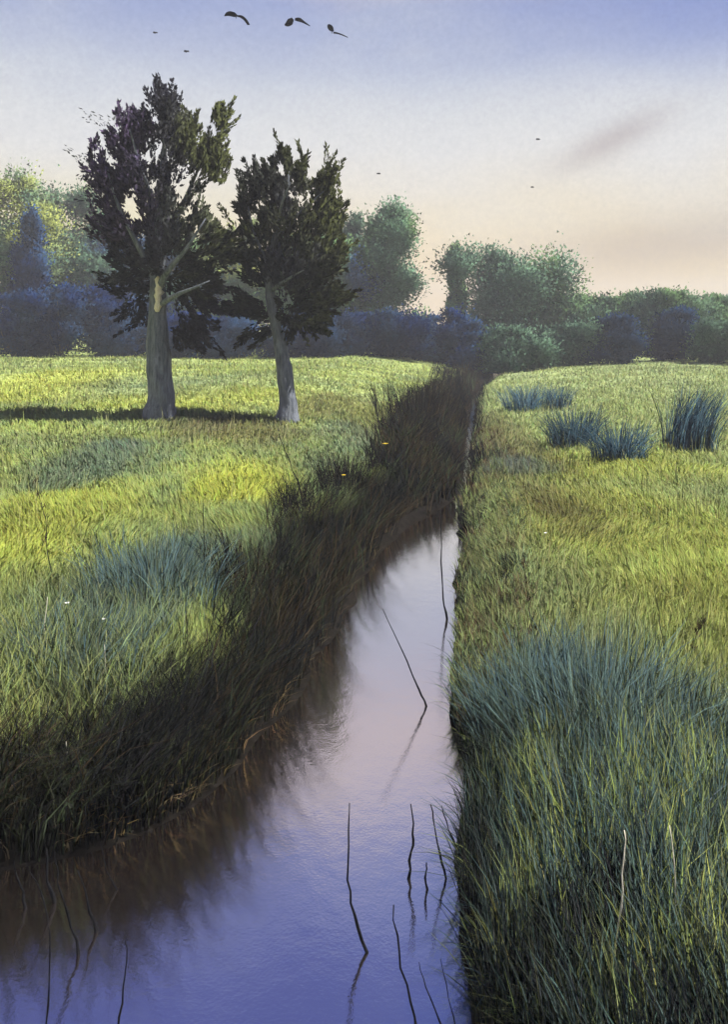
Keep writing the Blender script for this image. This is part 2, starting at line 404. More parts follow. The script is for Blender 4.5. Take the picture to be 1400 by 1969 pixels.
# --- far and middle meadow
sets = []
for (n, y0, y1, segs, wpx) in ((130000, 21, 75, 1, 2.6), (130000, 9.8, 22, 2, 2.3), (110000, 5.4, 10.2, 2, 2.1), (60000, 2.6, 5.6, 3, 2.0)):
    x, y = scatter(n, y0, y1, power=1.0)
    jy = np.exp(rng.normal(0, .07, n)); x, y = x * jy, y * jy
    d, s = water_d(x, y); k = d > .12; x, y, d, s = x[k], y[k], d[k], s[k]
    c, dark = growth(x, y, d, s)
    z = height(x, y, (d, s)); nn = len(x)
    hgt = rng.uniform(.08, .20, nn) * lerp(1, .8, sstep(9, 20, y)) * (0.7 + .8 * fbm(x * .8, y * .8, 33)) * lerp(1, 1.5, sstep(9, 4, y))
    hgt *= 1 + .9 * dark
    wdt = wpx / F * y * rng.uniform(.7, 1.4, nn)
    ang = 6.28 * ripple(x, y) * 1.3 + rng.normal(0, .7, nn)
    jit = np.exp(rng.normal(0, .13, nn))[:, None] * (1 + rng.normal(0, .07, (nn, 3)))
    sets.append(blades(np.stack([x, y, z], -1), hgt, wdt, ang, rng.uniform(.2, 1.0, nn), c * jit, segs))
# thin upright flowering stems standing over the sward, in drifts
x, y = scatter(26000, 4.2, 45); d, s = water_d(x, y); k = (d > .5) & (rng.random(len(x)) < sstep(.42, .62, fbm(x * .5, y * .35, 210)) * .8 + .12); x, y, d, s = x[k], y[k], d[k], s[k]; nn = len(x)
c, _ = growth(x, y, d, s); straw = np.array([[.36, .34, .19]]); c = lerp(c, straw, rng.uniform(0, .75, nn)[:, None])
sets.append(blades(np.stack([x, y, height(x, y, (d, s))], -1), rng.uniform(.22, .46, nn), 1.3 / F * y * rng.uniform(.7, 1.2, nn), rng.uniform(0, 6.28, nn), rng.uniform(.03, .3, nn), c, 2))
grass_obj('meadow_grass', sets, 'short yellow green grass covering both sides of the stream', 'grass')

# --- tall grass in combed tufts: right foreground, left foreground
def tufted(n_tufts, per, y0, y1, px0, px1, keep, hfun, wmm, colf, segs=4, spread=.09, lean=(.15, .65), dirf=None):
    x, y = scatter(n_tufts, y0, y1, px0, px1)
    d, s = water_d(x, y); k = keep(x, y, d, s); x, y = x[k], y[k]
    nt_ = len(x); ids = np.repeat(np.arange(nt_), per); n = len(ids)
    ta = rng.uniform(0, 6.28, nt_) if dirf is None else dirf(x, y)
    bx = x[ids] + rng.normal(0, spread, n) * .6; by = y[ids] + rng.normal(0, spread, n) * .6
    d2, s2 = water_d(bx, by); ok = d2 > .02; bx, by, ids, d2, s2 = bx[ok], by[ok], ids[ok], d2[ok], s2[ok]; n = len(ids)
    z = height(bx, by, (d2, s2))
    H = hfun(bx, by, d2) * rng.uniform(.55, 1.15, n)
    tc_ = colf(x, y)[ids] * np.exp(rng.normal(0, .22, n))[:, None] * (1 + rng.normal(0, .06, (n, 3)))
    ang = ta[ids] + rng.normal(0, .55, n)
    W = wmm * .001 * rng.uniform(.6, 1.3, n)
    return blades(np.stack([bx, by, z], -1), H, W, ang, rng.uniform(*lean, n), tc_, segs)
def mixpal(x, y, pal, scx, scy, seed):
    """tuft colours drawn from a palette by smooth noise plus chance"""
    v = np.clip(fbm(x * scx, y * scy, seed) * 1.7 - .35 + rng.normal(0, .13, len(x)), 0, .999) * len(pal)
    return np.array(pal)[v.astype(int)]
PAL_R = [DK * 2.5, BG * .6, DG * .8, BG * .8, OL * .8, BG, OL, BG, YG * .8, BG * .8, BG * 1.1, DG, BG * .6, DK * 3.0]
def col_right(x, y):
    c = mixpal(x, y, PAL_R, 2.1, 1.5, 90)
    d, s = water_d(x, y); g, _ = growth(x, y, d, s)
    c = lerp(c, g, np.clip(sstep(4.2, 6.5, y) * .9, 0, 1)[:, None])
    return lerp(c, DK[None] * 2, (.8 * sstep(.34, .08, d + .25 * (fbm(x * 3, y * 2, 99) - .5)))[:, None])  # shade painted into the tufts, darker towards the right waterline
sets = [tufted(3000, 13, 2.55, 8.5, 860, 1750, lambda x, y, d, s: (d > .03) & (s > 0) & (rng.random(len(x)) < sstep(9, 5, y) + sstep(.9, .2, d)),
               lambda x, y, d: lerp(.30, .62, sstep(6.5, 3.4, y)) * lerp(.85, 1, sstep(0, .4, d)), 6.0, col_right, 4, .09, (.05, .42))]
sets.append(tufted(1500, 12, 6, 24, 840, 1010, lambda x, y, d, s: (d > .02) & (d < .7) & (s > 0), lambda x, y, d: .24 + 0 * x, 9.0,
                   lambda x, y: mixpal(x, y, [DG, OL, BR * 1.4, OL, GR * .8, DK * 2], 2.0, 1.0, 95), 3))
sets.append(tufted(420, 9, 2.7, 12, 780, 960, lambda x, y, d, s: (d > -.02) & (d < .14) & (s > 0), lambda x, y, d: .30 + 0 * x, 6.5, lambda x, y: mixpal(x, y, [DK * 2, DG, OL * .8, BG * .8, DG * .8, OL], 2.4, 1.6, 97), 4, .06, (.5, 1.2), lambda x, y: rng.normal(3.3, .6, len(x))))
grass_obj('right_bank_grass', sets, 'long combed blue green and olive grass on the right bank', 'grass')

PAL_L = [DG, OL, DG, YG * .8, OL, BG * .9, DK * 1.6, OL, YG * .9, DG]
def col_left(x, y):
    c = mixpal(x, y, PAL_L, 1.6, 1.2, 120)
    d, s = water_d(x, y); g, dark = growth(x, y, d, s)
    c = lerp(c, g, (.25 + .5 * sstep(5.5, 9, y))[:, None])
    return lerp(c, DK[None] * 1.2, (dark * .8)[:, None])
sets = [tufted(2600, 13, 4.6, 10.5, -420, 640, lambda x, y, d, s: (d > .03) & (s < 0) & (rng.random(len(x)) < sstep(11.5, 6.5, y)),
               lambda x, y, d: lerp(.22, .46, sstep(9, 5.2, y)), 6.5, col_left, 4)]
grass_obj('left_bank_grass', sets, 'long mixed green grass on the near left bank', 'grass')

# --- dark sedge hanging over the left water edge
def col_ochre(x, y): return mixpal(x, y, [DK * 2, BR * .9, BR * 1.3, DK * 2, np.array([.17, .125, .06]), BR], 2.0, 1.2, 135)
def col_dark(x, y): return mixpal(x, y, [DK * 1.3, DK, DK * 2, BR * .3, DK * 1.3, DG * .4, BR * .5, DK, DG * .6, BR * .35], 1.5, .9, 130)
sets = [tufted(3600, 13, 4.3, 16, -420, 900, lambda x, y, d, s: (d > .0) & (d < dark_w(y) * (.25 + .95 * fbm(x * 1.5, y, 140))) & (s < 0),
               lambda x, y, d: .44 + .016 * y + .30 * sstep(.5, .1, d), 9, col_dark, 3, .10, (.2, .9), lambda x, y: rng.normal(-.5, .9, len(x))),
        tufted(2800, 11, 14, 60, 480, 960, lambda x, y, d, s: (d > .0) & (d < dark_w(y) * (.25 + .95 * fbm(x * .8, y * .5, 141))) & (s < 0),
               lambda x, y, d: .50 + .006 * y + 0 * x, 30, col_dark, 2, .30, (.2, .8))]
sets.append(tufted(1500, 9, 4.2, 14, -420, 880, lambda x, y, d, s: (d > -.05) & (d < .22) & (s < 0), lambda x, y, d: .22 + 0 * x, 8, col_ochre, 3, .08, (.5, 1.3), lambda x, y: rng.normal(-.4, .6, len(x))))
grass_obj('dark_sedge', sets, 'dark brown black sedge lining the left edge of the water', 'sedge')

# ------------------------------------------------------------------ leaves
def leaf_quads(P, D, Ln, Wd, C, fold=.0):
    """rhombic leaves at P pointing along D"""
    n = len(P); D = D / np.linalg.norm(D, axis=1, keepdims=True)
    r = rng.normal(0, 1, (n, 3)); S = np.cross(D, r); S /= np.linalg.norm(S, axis=1, keepdims=True) + 1e-9
    Ln, Wd = Ln[:, None], Wd[:, None]
    V = np.stack([P, P + D * Ln * .45 + S * Wd * .5, P + D * Ln, P + D * Ln * .5 - S * Wd * .5], 1).reshape(-1, 3)
    f = (np.arange(n) * 4)[:, None] + np.arange(4)[None]
    return V, f, np.repeat(C, 4, 0)
def leaf_tris(P, D, Ln, Wd, C):
    n = len(P); D = D / np.linalg.norm(D, axis=1, keepdims=True)
    S = np.cross(D, rng.normal(0, 1, (n, 3))); S /= np.linalg.norm(S, axis=1, keepdims=True) + 1e-9
    Ln, Wd = Ln[:, None], Wd[:, None]
    V = np.stack([P - S * Wd * .5, P + S * Wd * .5, P + D * Ln], 1).reshape(-1, 3)
    return V, (np.arange(n) * 3)[:, None] + np.arange(3)[None], np.repeat(C, 3, 0)
def unit(n):
    v = rng.normal(0, 1, (n, 3)); return v / np.linalg.norm(v, axis=1, keepdims=True)
def crown_cloud(lobes, n, size, asp, colf, soft=.30, up=.35):
    """lobes: (x,y,z,rx,ry,rz,weight). Leaves lie thick inside and thin out over a soft rim"""
    Lb = np.array(lobes); w = Lb[:, 6] * Lb[:, 3] * Lb[:, 5]; w = w / w.sum()
    k = rng.choice(len(Lb), n, p=w); u = unit(n)
    # little clumps: jitter directions toward random clump directions
    rad = np.clip(.86 + rng.normal(0, soft, n), .1, 1.9) * np.where(rng.random(n) < .35, rng.random(n) ** .5, 1)
    cl = fbm(u[:, 0] * 3 + k * 7, u[:, 2] * 3 + u[:, 1] * 2, 150)
    rad *= .68 + .62 * cl
    P = Lb[k, :3] + u * rad[:, None] * Lb[k, 3:6]
    D = u + unit(n) * .8; D[:, 2] += up
    C = colf(P, u)
    ln = size * rng.uniform(.6, 1.4, n)
    V, f, c = leaf_tris(P, D, ln, ln * asp, C)
    ctr = (Lb[:, :3] * w[:, None]).sum(0)
    nn_ = u + .7 * (P - ctr) / (np.abs(P - ctr).max(0) + 1e-6) + unit(n) * .35; nn_[:, 2] += .25
    return V, f, c, np.repeat(nn_, 3, 0)
def tube(path, radii, sides=10, rough=0.0, seed=0, flare=0.0):
    path = np.array(path, float); n = len(path); V = []
    for i in range(n):
        tdir = path[min(i + 1, n - 1)] - path[max(i - 1, 0)]; tdir /= np.linalg.norm(tdir) + 1e-9
        a = np.cross(tdir, [0.0, 1.0, 0.13]); a /= np.linalg.norm(a); b = np.cross(tdir, a)
        th = np.linspace(0, 2 * np.pi, sides, endpoint=False)
        r = radii[i] * (1 + rough * (vnoise(th * 1.9 + 5 * np.cos(th), np.full(sides, i * .55), seed) - .5))
        r = r * (1 + flare * math.exp(-i / 1.6) * (.35 + .65 * np.cos(5 * th + 1.0)))
        V.append(path[i] + np.outer(np.cos(th) * r, a) + np.outer(np.sin(th) * r, b))
    V = np.concatenate(V); ii = np.arange(n * sides).reshape(n, sides); jj = np.roll(ii, -1, 1)
    q = np.stack([ii[:-1], jj[:-1], jj[1:], ii[1:]], -1).reshape(-1, 4)
    V = np.concatenate([V, path[:1], path[-1:]]); c0, c1 = n * sides, n * sides + 1
    t1 = np.stack([jj[0], ii[0], np.full(sides, c0)], -1); t2 = np.stack([ii[-1], jj[-1], np.full(sides, c1)], -1)
    return V, [q, np.concatenate([t1, t2])]
def curve_pts(pts, n):
    pts = np.array(pts, float); s = np.concatenate([[0], np.cumsum(np.linalg.norm(np.diff(pts, axis=0), axis=1))]); u = np.linspace(0, s[-1], n)
    P = np.stack([np.interp(u, s, pts[:, k]) for k in range(3)], -1)
    for _ in range(3): P[1:-1] = .25 * P[:-2] + .5 * P[1:-1] + .25 * P[2:]
    return P

# ------------------------------------------------------------------ the two big trees
def big_tree(name, label, base_px, trunk_px, lobes_px, n_tw, per, colf, branches, highlight=None, wisps=0, gaps=(), clear=600):
    b = at(*base_px); Y = b.y; root = empty(name, b); tag(root, label, 'tree', 'two dark trees on the left meadow'); o3 = np.array(b)
    sc = Y / F
    pts = [up_at(p[0], p[1], Y) - o3 for p in trunk_px]; pts[0][2] = -.15
    rad = np.array([p[2] * sc * .5 for p in trunk_px])
    P = curve_pts(pts, 40); rr = np.interp(np.linspace(0, 1, 40), np.linspace(0, 1, len(rad)), rad)
    V, f = tube(P, rr, 28, .4, 3, .20); mesh_np('trunk', V, f, None, M_BARK, root, smooth=True)
    for k, br in enumerate(branches):
        bp = [up_at(p[0], p[1], Y) - o3 + np.array([0, p[2], 0]) for p in br]
        V, f = tube(curve_pts(bp, 10), np.linspace(br[0][3] * .62, .012, 10), 8, .3, k); mesh_np('branch', V, f, None, M_BARK, root, smooth=True)
    if highlight:
        # pale strip painting in the highlight, just proud of the trunk's right front
        cx, cy0, cy1, w = highlight; n = 12; zs = np.linspace(cy1, cy0, n); Vl = []
        for i, zy in enumerate(zs):
            t_ = i / (n - 1); half = w * .5 * sc * (math.sin(math.pi * min(t_ * .9 + .08, 1)) ** .7) * random.uniform(.6, 1.15)
            c = up_at(cx + random.uniform(-3, 3), zy, Y) - o3
            rt = np.interp(c[2], P[:, 2], rr); ax = np.interp(c[2], P[:, 2], P[:, 0]); ay = np.interp(c[2], P[:, 2], P[:, 1])
            for xx in np.linspace(-half, half, 5):
                dx = np.clip(c[0] + xx - ax, -rt * .98, rt * .98)
                Vl.append([ax + dx, ay - math.sqrt(max(rt * rt - dx * dx, 0)) * 1.03 - .05 - .02 * math.cos(xx / max(half, .01) * 1.5), c[2]])
        ii = np.arange(n * 5).reshape(n, 5); qf = np.stack([ii[:-1, :-1], ii[:-1, 1:], ii[1:, 1:], ii[1:, :-1]], -1).reshape(-1, 4)
        so = mesh_np('trunk_highlight', np.array(Vl), qf, None, M_HIGHLIGHT, root); md = so.modifiers.new('thick', 'SOLIDIFY'); md.thickness = .04; md.offset = -1
        so['label'] = 'pale patch painting a highlight on the trunk'
    # crown: leafy twigs pointing up and outward
    Lb = np.array([[*(up_at(l[0], l[1], Y) - o3), l[2] * sc * .92, l[3] * sc * .95, l[4]] for l in lobes_px])
    w = Lb[:, 3] * Lb[:, 4] * Lb[:, 5]; k = rng.choice(len(Lb), n_tw, p=w / w.sum())
    u = unit(n_tw); rd = rng.random(n_tw) ** .42
    ryy = np.minimum(Lb[k, 3], Lb[k, 4]) * .9 + .35
    C0 = Lb[k, :3] + u * rd[:, None] * np.stack([Lb[k, 3], ryy, Lb[k, 4]], -1)
    cc = (Lb[:, :3] * w[:, None]).sum(0) / w.sum()
    out = C0 - (cc + np.array([0, 0, -1.4])); out /= np.linalg.norm(out, axis=1, keepdims=True)
    Dt = out + unit(n_tw) * .55; Dt[:, 2] += .25; Dt /= np.linalg.norm(Dt, axis=1, keepdims=True)
    # gaps in the crown where the sky shows through
    for gx, gy, gr in gaps:
        g = up_at(gx, gy, Y) - o3; q = np.hypot(C0[:, 0] - g[0], C0[:, 2] - g[2]); m_ = q > gr * sc * 1.3; C0, Dt, k, rd = C0[m_], Dt[m_], k[m_], rd[m_]
    nt_ = len(C0); ids = np.repeat(np.arange(nt_), per); n = len(ids)
    ln = rng.uniform(.22, .55, nt_) + np.where((rd > .85) & (rng.random(nt_) < .4), rng.uniform(.1, .4, nt_), 0); s_ = rng.random(n)
    Pp = C0[ids] + Dt[ids] * (s_ * ln[ids] - .1)[:, None] + unit(n) * (.10 * (1.15 - s_))[:, None]
    Dl = Dt[ids] + unit(n) * .55
    keep_ = np.ones(n, bool)
    for gx, gy, gr in gaps:
        g = up_at(gx, gy, Y) - o3; keep_ &= np.hypot((Pp[:, 0] - g[0]) * 1.15, (Pp[:, 2] - g[2]) * .75) > gr * sc * (1.15 + .6 * vnoise(Pp[:, 0] * 5, Pp[:, 2] * 5, 4))
    ax_ = np.interp(Pp[:, 2], P[:, 2], P[:, 0]); rt_ = np.interp(Pp[:, 2], P[:, 2], rr); lim_ = ZC - (clear - HOR) * sc - o3[2]
    keep_ &= ~((np.abs(Pp[:, 0] - ax_) < rt_ * 1.25) & (Pp[:, 2] < lim_ + .5 * vnoise(Pp[:, 0] * 6, Pp[:, 2] * 3, 8)) & (Pp[:, 1] < .25))
    if highlight:
        g = up_at(highlight[0], .5 * (highlight[1] + highlight[2]), Y) - o3; keep_ &= (np.hypot((Pp[:, 0] - g[0]) * 2.0, Pp[:, 2] - g[2]) > 38 * sc) | (Pp[:, 1] > .1)
    Pp, Dl, ids = Pp[keep_], Dl[keep_], ids[keep_]; n = len(ids)
    tw = colf(C0 + o3, Y)[ids] * np.exp(rng.normal(0, .25, n))[:, None]
    sz_ = rng.uniform(.06, .15, n)
    V, f, c = leaf_quads(Pp, Dl, sz_, sz_ * .42, tw)
    if wisps:
        # sparse grey-green sprays reaching out on the windward side
        wp = np.array([up_at(px + 16 + rng.normal(0, 9), py + rng.normal(0, 14), Y) - o3 for px, py in wisps for _ in range(3)])
        wi = np.repeat(np.arange(len(wp)), 16); nw = len(wi); dirw = np.stack([rng.normal(-.7, .3, len(wp)), rng.normal(0, .3, len(wp)), rng.normal(.35, .4, len(wp))], -1)
        Pw = wp[wi] + dirw[wi] * rng.random(nw)[:, None] * .55 + rng.normal(0, .05, (nw, 3)) + np.array([0, .4, 0]); sw = rng.uniform(.06, .14, nw)
        V2, f2, c2 = leaf_quads(Pw, dirw[wi] + unit(nw) * .4, sw, sw * .35, np.tile(np.array([[.12, .13, .13]]), (nw, 1)))
        f = np.concatenate([f, f2 + len(V)]); V = np.concatenate([V, V2]); c = np.concatenate([c, c2])
    nr_ = V - (cc + np.array([0, .0, -.8])); nr_ = nr_ / np.linalg.norm(nr_, axis=1, keepdims=True) + np.repeat(unit(len(V) // 4) * .55, 4, 0)
    mesh_np('crown', V, f, c, M_LEAF, root, nrm=nr_)
    return root
PU, BK, OG, GG = np.array([.105, .075, .150]), np.array([.030, .030, .044]), np.array([.080, .092, .036]), np.array([.060, .070, .055])
def blend_col(P, Y, spots, sig=46.0):
    px = 700 + P[:, 0] / Y * F; py = HOR - (P[:, 2] - ZC) / Y * F
    W = np.stack([np.exp(-((px - a) ** 2 + (py - b) ** 2) / (2 * sig ** 2)) for a, b, _ in spots], -1) + 1e-6
    W = W ** 2.2; W /= W.sum(1, keepdims=True)
    return W @ np.array([c for *_, c in spots])
t1s = [(240, 300, PU), (200, 380, PU * .9), (320, 230, BK), (300, 330, BK * 1.2), (260, 430, PU * .8), (390, 260, OG), (420, 330, OG * .9), (420, 230, OG * 1.1),
       (370, 420, GG * 1.3), (300, 480, BK * 1.5), (240, 530, GG * .6), (360, 540, OG * .5), (400, 600, BK * 1.3), (270, 590, BK * 1.3), (420, 430, OG)]
t2s = [(560, 330, OG * .55), (500, 370, GG * .6), (540, 390, BK * 1.3), (620, 380, OG * .7), (640, 460, OG * .75), (570, 470, OG * .6), (490, 440, OG * .7), (480, 540, GG * .5), (600, 580, OG * .8), (520, 610, GG * .6), (560, 540, BK * 2)]
big_tree('tall_dark_tree', 'taller dark purple and olive tree with thick grey trunk, left of the pair', (310, 806),
         [(308, 812, 60), (309, 780, 47), (306, 700, 39), (302, 620, 32), (303, 540, 26), (308, 440, 20), (312, 330, 12), (318, 240, 5)],
         [(320, 222, 30, 40, 1.2), (262, 262, 42, 55, 1.2), (340, 270, 52, 70, 1.2), (214, 330, 44, 78, 1.1), (300, 360, 80, 80, 1), (392, 300, 46, 55, .9), (424, 242, 13, 32, 1.3),
          (430, 330, 36, 26, .6), (235, 440, 56, 70, 1.1), (340, 450, 72, 66, 1), (405, 400, 46, 44, .6), (270, 530, 66, 52, 1.1), (370, 540, 62, 50, 1.1), (400, 600, 44, 34, .9), (258, 592, 34, 26, .8), (175, 300, 10, 34, .9), (370, 640, 46, 34, .8), (312, 180, 9, 16, 1.1), (425, 470, 44, 50, .9)],
         880, 72, lambda P, Y: blend_col(P, Y, t1s),
         [[(303, 560, 0, .16), (330, 520, -.5, 0), (372, 490, -.9, 0), (410, 430, -1.0, 0)], [(303, 540, 0, .15), (270, 470, -.4, 0), (235, 400, -.5, 0), (215, 330, -.4, 0)],
          [(306, 480, 0, .13), (340, 400, .4, 0), (372, 320, .5, 0), (395, 270, .4, 0)], [(308, 420, 0, .10), (285, 340, -.6, 0), (262, 260, -.6, 0)],
          [(302, 590, 0, .14), (345, 570, -.6, 0), (385, 560, -1.1, 0), (420, 545, -1.2, 0)]],
         highlight=(309, 532, 600, 20), wisps=[(185, 230), (195, 250), (150, 300), (150, 335), (165, 370), (250, 205), (160, 415)],
         gaps=[(314, 300, 13), (256, 395, 14), (348, 352, 14), (300, 362, 8), (430, 395, 24), (452, 360, 18), (405, 375, 12), (218, 312, 9), (380, 392, 8), (460, 330, 14), (278, 300, 8), (185, 300, 8), (345, 415, 7)])
big_tree('round_dark_tree', 'shorter rounded olive dark tree with leaning slim grey trunk', (556, 812),
         [(556, 818, 46), (554, 790, 32), (550, 730, 26), (541, 670, 22), (526, 610, 19), (518, 560, 15), (522, 480, 12), (545, 400, 8), (556, 330, 4)],
         [(556, 345, 50, 40, 1), (505, 370, 46, 40, 1), (614, 360, 36, 28, 1), (545, 315, 16, 20, 1), (640, 350, 22, 12, .8), (485, 430, 42, 40, 1), (560, 430, 70, 60, 1), (630, 420, 38, 44, 1), (635, 495, 32, 40, 1), (580, 520, 66, 60, 1),
          (500, 510, 46, 50, .9), (600, 600, 46, 44, 1), (540, 610, 46, 40, .9), (480, 590, 40, 30, .8), (640, 570, 24, 30, .7), (500, 640, 36, 20, .6), (462, 395, 14, 12, .7)],
         720, 72, lambda P, Y: blend_col(P, Y, t2s),
         [[(520, 560, 0, .10), (555, 540, -.6, 0), (590, 525, -1.1, 0)], [(520, 520, 0, .09), (490, 450, -.3, 0), (480, 400, -.3, 0)], [(528, 460, 0, .08), (580, 410, -.3, 0), (625, 370, -.3, 0)], [(530, 450, 0, .08), (548, 400, -.9, 0), (566, 365, -1.1, 0)], [(522, 500, 0, .09), (590, 460, .5, 0), (640, 430, .5, 0)]],
         gaps=[(486, 425, 9), (455, 490, 14), (460, 520, 8), (578, 388, 7), (558, 382, 6), (505, 395, 6), (600, 335, 8), (540, 330, 7)], clear=570)

# ------------------------------------------------------------------ trees and bushes of the far edge
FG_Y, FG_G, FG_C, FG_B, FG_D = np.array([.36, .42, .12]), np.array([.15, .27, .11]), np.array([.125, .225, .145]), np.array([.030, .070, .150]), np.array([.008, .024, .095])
def far_tree(name, label, cat, group, px, base_py, top_py, hw, c_top, c_low, n=7000, conic=0.0, nl=7, size=.20, trunk=True, soft=.26, dist=None, asp=.8, up=.35):
    if dist: b = Vector(((px - 700) / F * dist, dist, float(height(np.array([(px - 700) / F * dist]), np.array([dist]))[0])))
    else: b = at(px, base_py)
    Y = b.y; sc = Y / F; o3 = np.array(b)
    H = ZC - (top_py - HOR) * sc - b.z; W = hw * sc
    lob = []
    for i in range(nl * 2):
        t_ = (i + random.random()) / (nl * 2); env = (1 - conic * t_) * (math.sin(math.pi * min(1, .22 + .74 * t_)) ** .6 if not conic else 1)
        r = W * env * random.uniform(.22, .50); ox = random.uniform(-1, 1) * max(W * env - r * .8, 0)
        lob.append((ox, random.uniform(-.6, .6) * W * env, H * ((.12 if trunk else .06) + .80 * t_), r, r * .9, max(H / nl * .55, r * random.uniform(.6, 1.0)), random.uniform(.7, 1.3)))
    lob.append((0, 0, H * .45, W * .55 * (1 - .4 * conic), W * .5, H * .36, .9))
    for i in range(3):
        lob.append((random.uniform(-.35, .35) * W * (1 - conic), 0, H * random.uniform(.80, .95), W * .2 * (1 - .5 * conic), W * .2, H * .08, 1.0))
    def cf(P, u):
        t_ = np.clip(.55 + (fbm(P[:, 0] * .5 + 3, P[:, 2] * .5, int(px)) - .5) * 2.4, 0, 1)
        return lerp(c_low[None], c_top[None], sstep(.2, .8, t_)[:, None]) * np.exp(rng.normal(0, .16, len(P)))[:, None]
    V, f, c, nn_ = crown_cloud(lob, n, size * Y / 52, asp, cf, soft, up)
    V[:, 2] = np.maximum(V[:, 2], .02)
    root = empty(name, b); tag(root, label, cat, group)
    mesh_np('crown' if trunk else 'foliage', V, f, c, M_FAR, root, nrm=nn_)
    if trunk:
        P = curve_pts([(0, 0, -.2), (random.uniform(-.1, .1) * W, 0, H * .3), (random.uniform(-.2, .2) * W, 0, H * .8)], 8)
        V, f = tube(P, np.linspace(.022, .006, 8) * H + .05, 8, .3); mesh_np('trunk', V, f, None, M_FARBARK, root, smooth=True)
    else:
        Vs, Fs, bb = [], [[], []], 0
        for k in range(4):
            a = random.uniform(0, 6.28); P = curve_pts([(0, 0, -.1), (math.cos(a) * W * .25, math.sin(a) * W * .25, H * .4), (math.cos(a) * W * .45, math.sin(a) * W * .45, H * .75)], 5)
            V, f = tube(P, np.linspace(.05, .015, 5), 5); Vs.append(V); Fs[0].append(f[0] + bb); Fs[1].append(f[1] + bb); bb += len(V)
        mesh_np('stems', np.concatenate(Vs), [np.concatenate(Fs[0]), np.concatenate(Fs[1])], None, M_FARBARK, root)
    return root
GT = 'trees along the far edge of the meadow'; GS = 'bushes under the far trees'
T_ = [('broadleaf_tree', 'pale yellow green tree at the left edge behind a dark pointed tree', 30, 692, 335, 90, FG_Y, FG_C, .0),
      ('broadleaf_tree', 'yellow green tree just left of the taller dark tree', 130, 694, 362, 75, FG_Y * .9, FG_C * .8, .0),
      ('conifer_tree', 'narrow dark blue green pointed tree near the left edge', 58, 676, 405, 44, FG_B * 1.3, FG_D * 1.3, .7),
      ('broadleaf_tree', 'dim blue green tree half hidden behind the taller dark crown', 230, 694, 440, 95, FG_C, FG_B, .0),
      ('broadleaf_tree', 'green tree seen low between the trunks of the two dark trees', 370, 700, 450, 80, FG_G, FG_B, .0),
      ('broadleaf_tree', 'yellow green tree showing in the gap between the two dark crowns', 455, 700, 430, 60, FG_Y, FG_G * .8, .0),
      ('broadleaf_tree', 'green tree behind the shorter dark tree', 590, 706, 440, 80, FG_G, FG_B, .0),
      ('broadleaf_tree', 'soft green tree just right of the shorter dark tree', 690, 704, 415, 60, FG_G * 1.2, FG_C * .8, .0),
      ('broadleaf_tree', 'tallest soft green tree left of the bright gap in the treeline', 745, 700, 392, 66, FG_C * 1.2, FG_G * .8, .15),
      ('poplar_tree', 'slim upright green tree on the right side of the bright sky gap', 876, 700, 470, 21, FG_G * 1.3, FG_G, .15),
      ('broadleaf_tree', 'grey green tree right of the slim upright one', 945, 700, 478, 62, FG_C * 1.2, FG_C, .1),
      ('broadleaf_tree', 'low grey green tree where the right treeline steps down', 1025, 700, 520, 62, FG_C * 1.1, FG_G, .1),
      ('broadleaf_tree', 'low green tree left of two dark blue bushes on the right', 1105, 698, 570, 66, FG_G * 1.1, FG_C, .0),
      ('broadleaf_tree', 'rounded green tree behind the first dark blue bush on the right', 1195, 696, 563, 58, FG_G * .9, FG_C * .8, .0),
      ('broadleaf_tree', 'rounded green tree behind the second dark blue bush on the right', 1290, 694, 556, 54, FG_G * .9, FG_C * .8, .0),
      ('broadleaf_tree', 'green tree at the right edge of the treeline', 1375, 694, 566, 54, FG_G, FG_C, .0)]
for name, lab, px, bp, tp, hw, ct, cl, con in T_:
    hw *= 1.8 if px > 900 else 1.6 if px < 640 else 1.3 if hw > 30 else 1.0
    far_tree(name, lab, 'tree', GT, px, bp, tp, hw, ct, cl, n=int(10000 + 280 * hw), size=.14, conic=con, dist=random.uniform(56, 66) if name != 'conifer_tree' else 53, soft=.20 if hw < 30 else .36)
S_ = [('dark blue green bush below the pointed tree at the left edge', 25, 560, 64), ('dark blue bush second from the left edge', 115, 545, 60), ('blue bush behind the thick grey trunk, on its left', 205, 548, 62),
      ('deep blue bush right behind the thick grey trunk', 285, 575, 56), ('blue bush between the two trunks, nearer the thick trunk', 370, 600, 54), ('blue green bush between the two trunks, nearer the slim trunk', 460, 612, 56),
      ('deep ultramarine bush just right of the slim trunk', 590, 605, 60), ('dark blue bush below the soft green tree', 670, 602, 58), ('dark blue bush below the tallest soft green tree', 745, 600, 56),
      ('dark blue bush under the bright gap in the treeline', 815, 604, 50), ('dusky blue bush below the slim upright tree', 880, 596, 46), ('dark bush where the stream disappears', 925, 640, 40),
      ('grey green bush at the foot of the right treeline, next to the stream', 985, 630, 50), ('grey green bush at the foot of the right treeline, left of the dark blue pair', 1080, 625, 58), ('grey green bush in the right corner of the treeline', 1385, 615, 50),
      ('first dark blue bush in the right treeline', 1185, 606, 44), ('second, darker blue bush in the right treeline', 1296, 592, 46)]
for i, (lab, px, tp, hw) in enumerate(S_):
    hw *= 1.6
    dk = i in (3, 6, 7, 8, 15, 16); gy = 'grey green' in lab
    far_tree('bush', lab, 'bush', GS, px, 705, tp, hw, FG_C * .9 if gy else FG_B * (.75 if dk else 1.1), FG_C * .7 if gy else FG_D * (1.0 if dk else 1.4), n=int(6000 + 170 * hw), nl=5, size=.135, trunk=False, soft=.36, dist=random.uniform(47, 51))

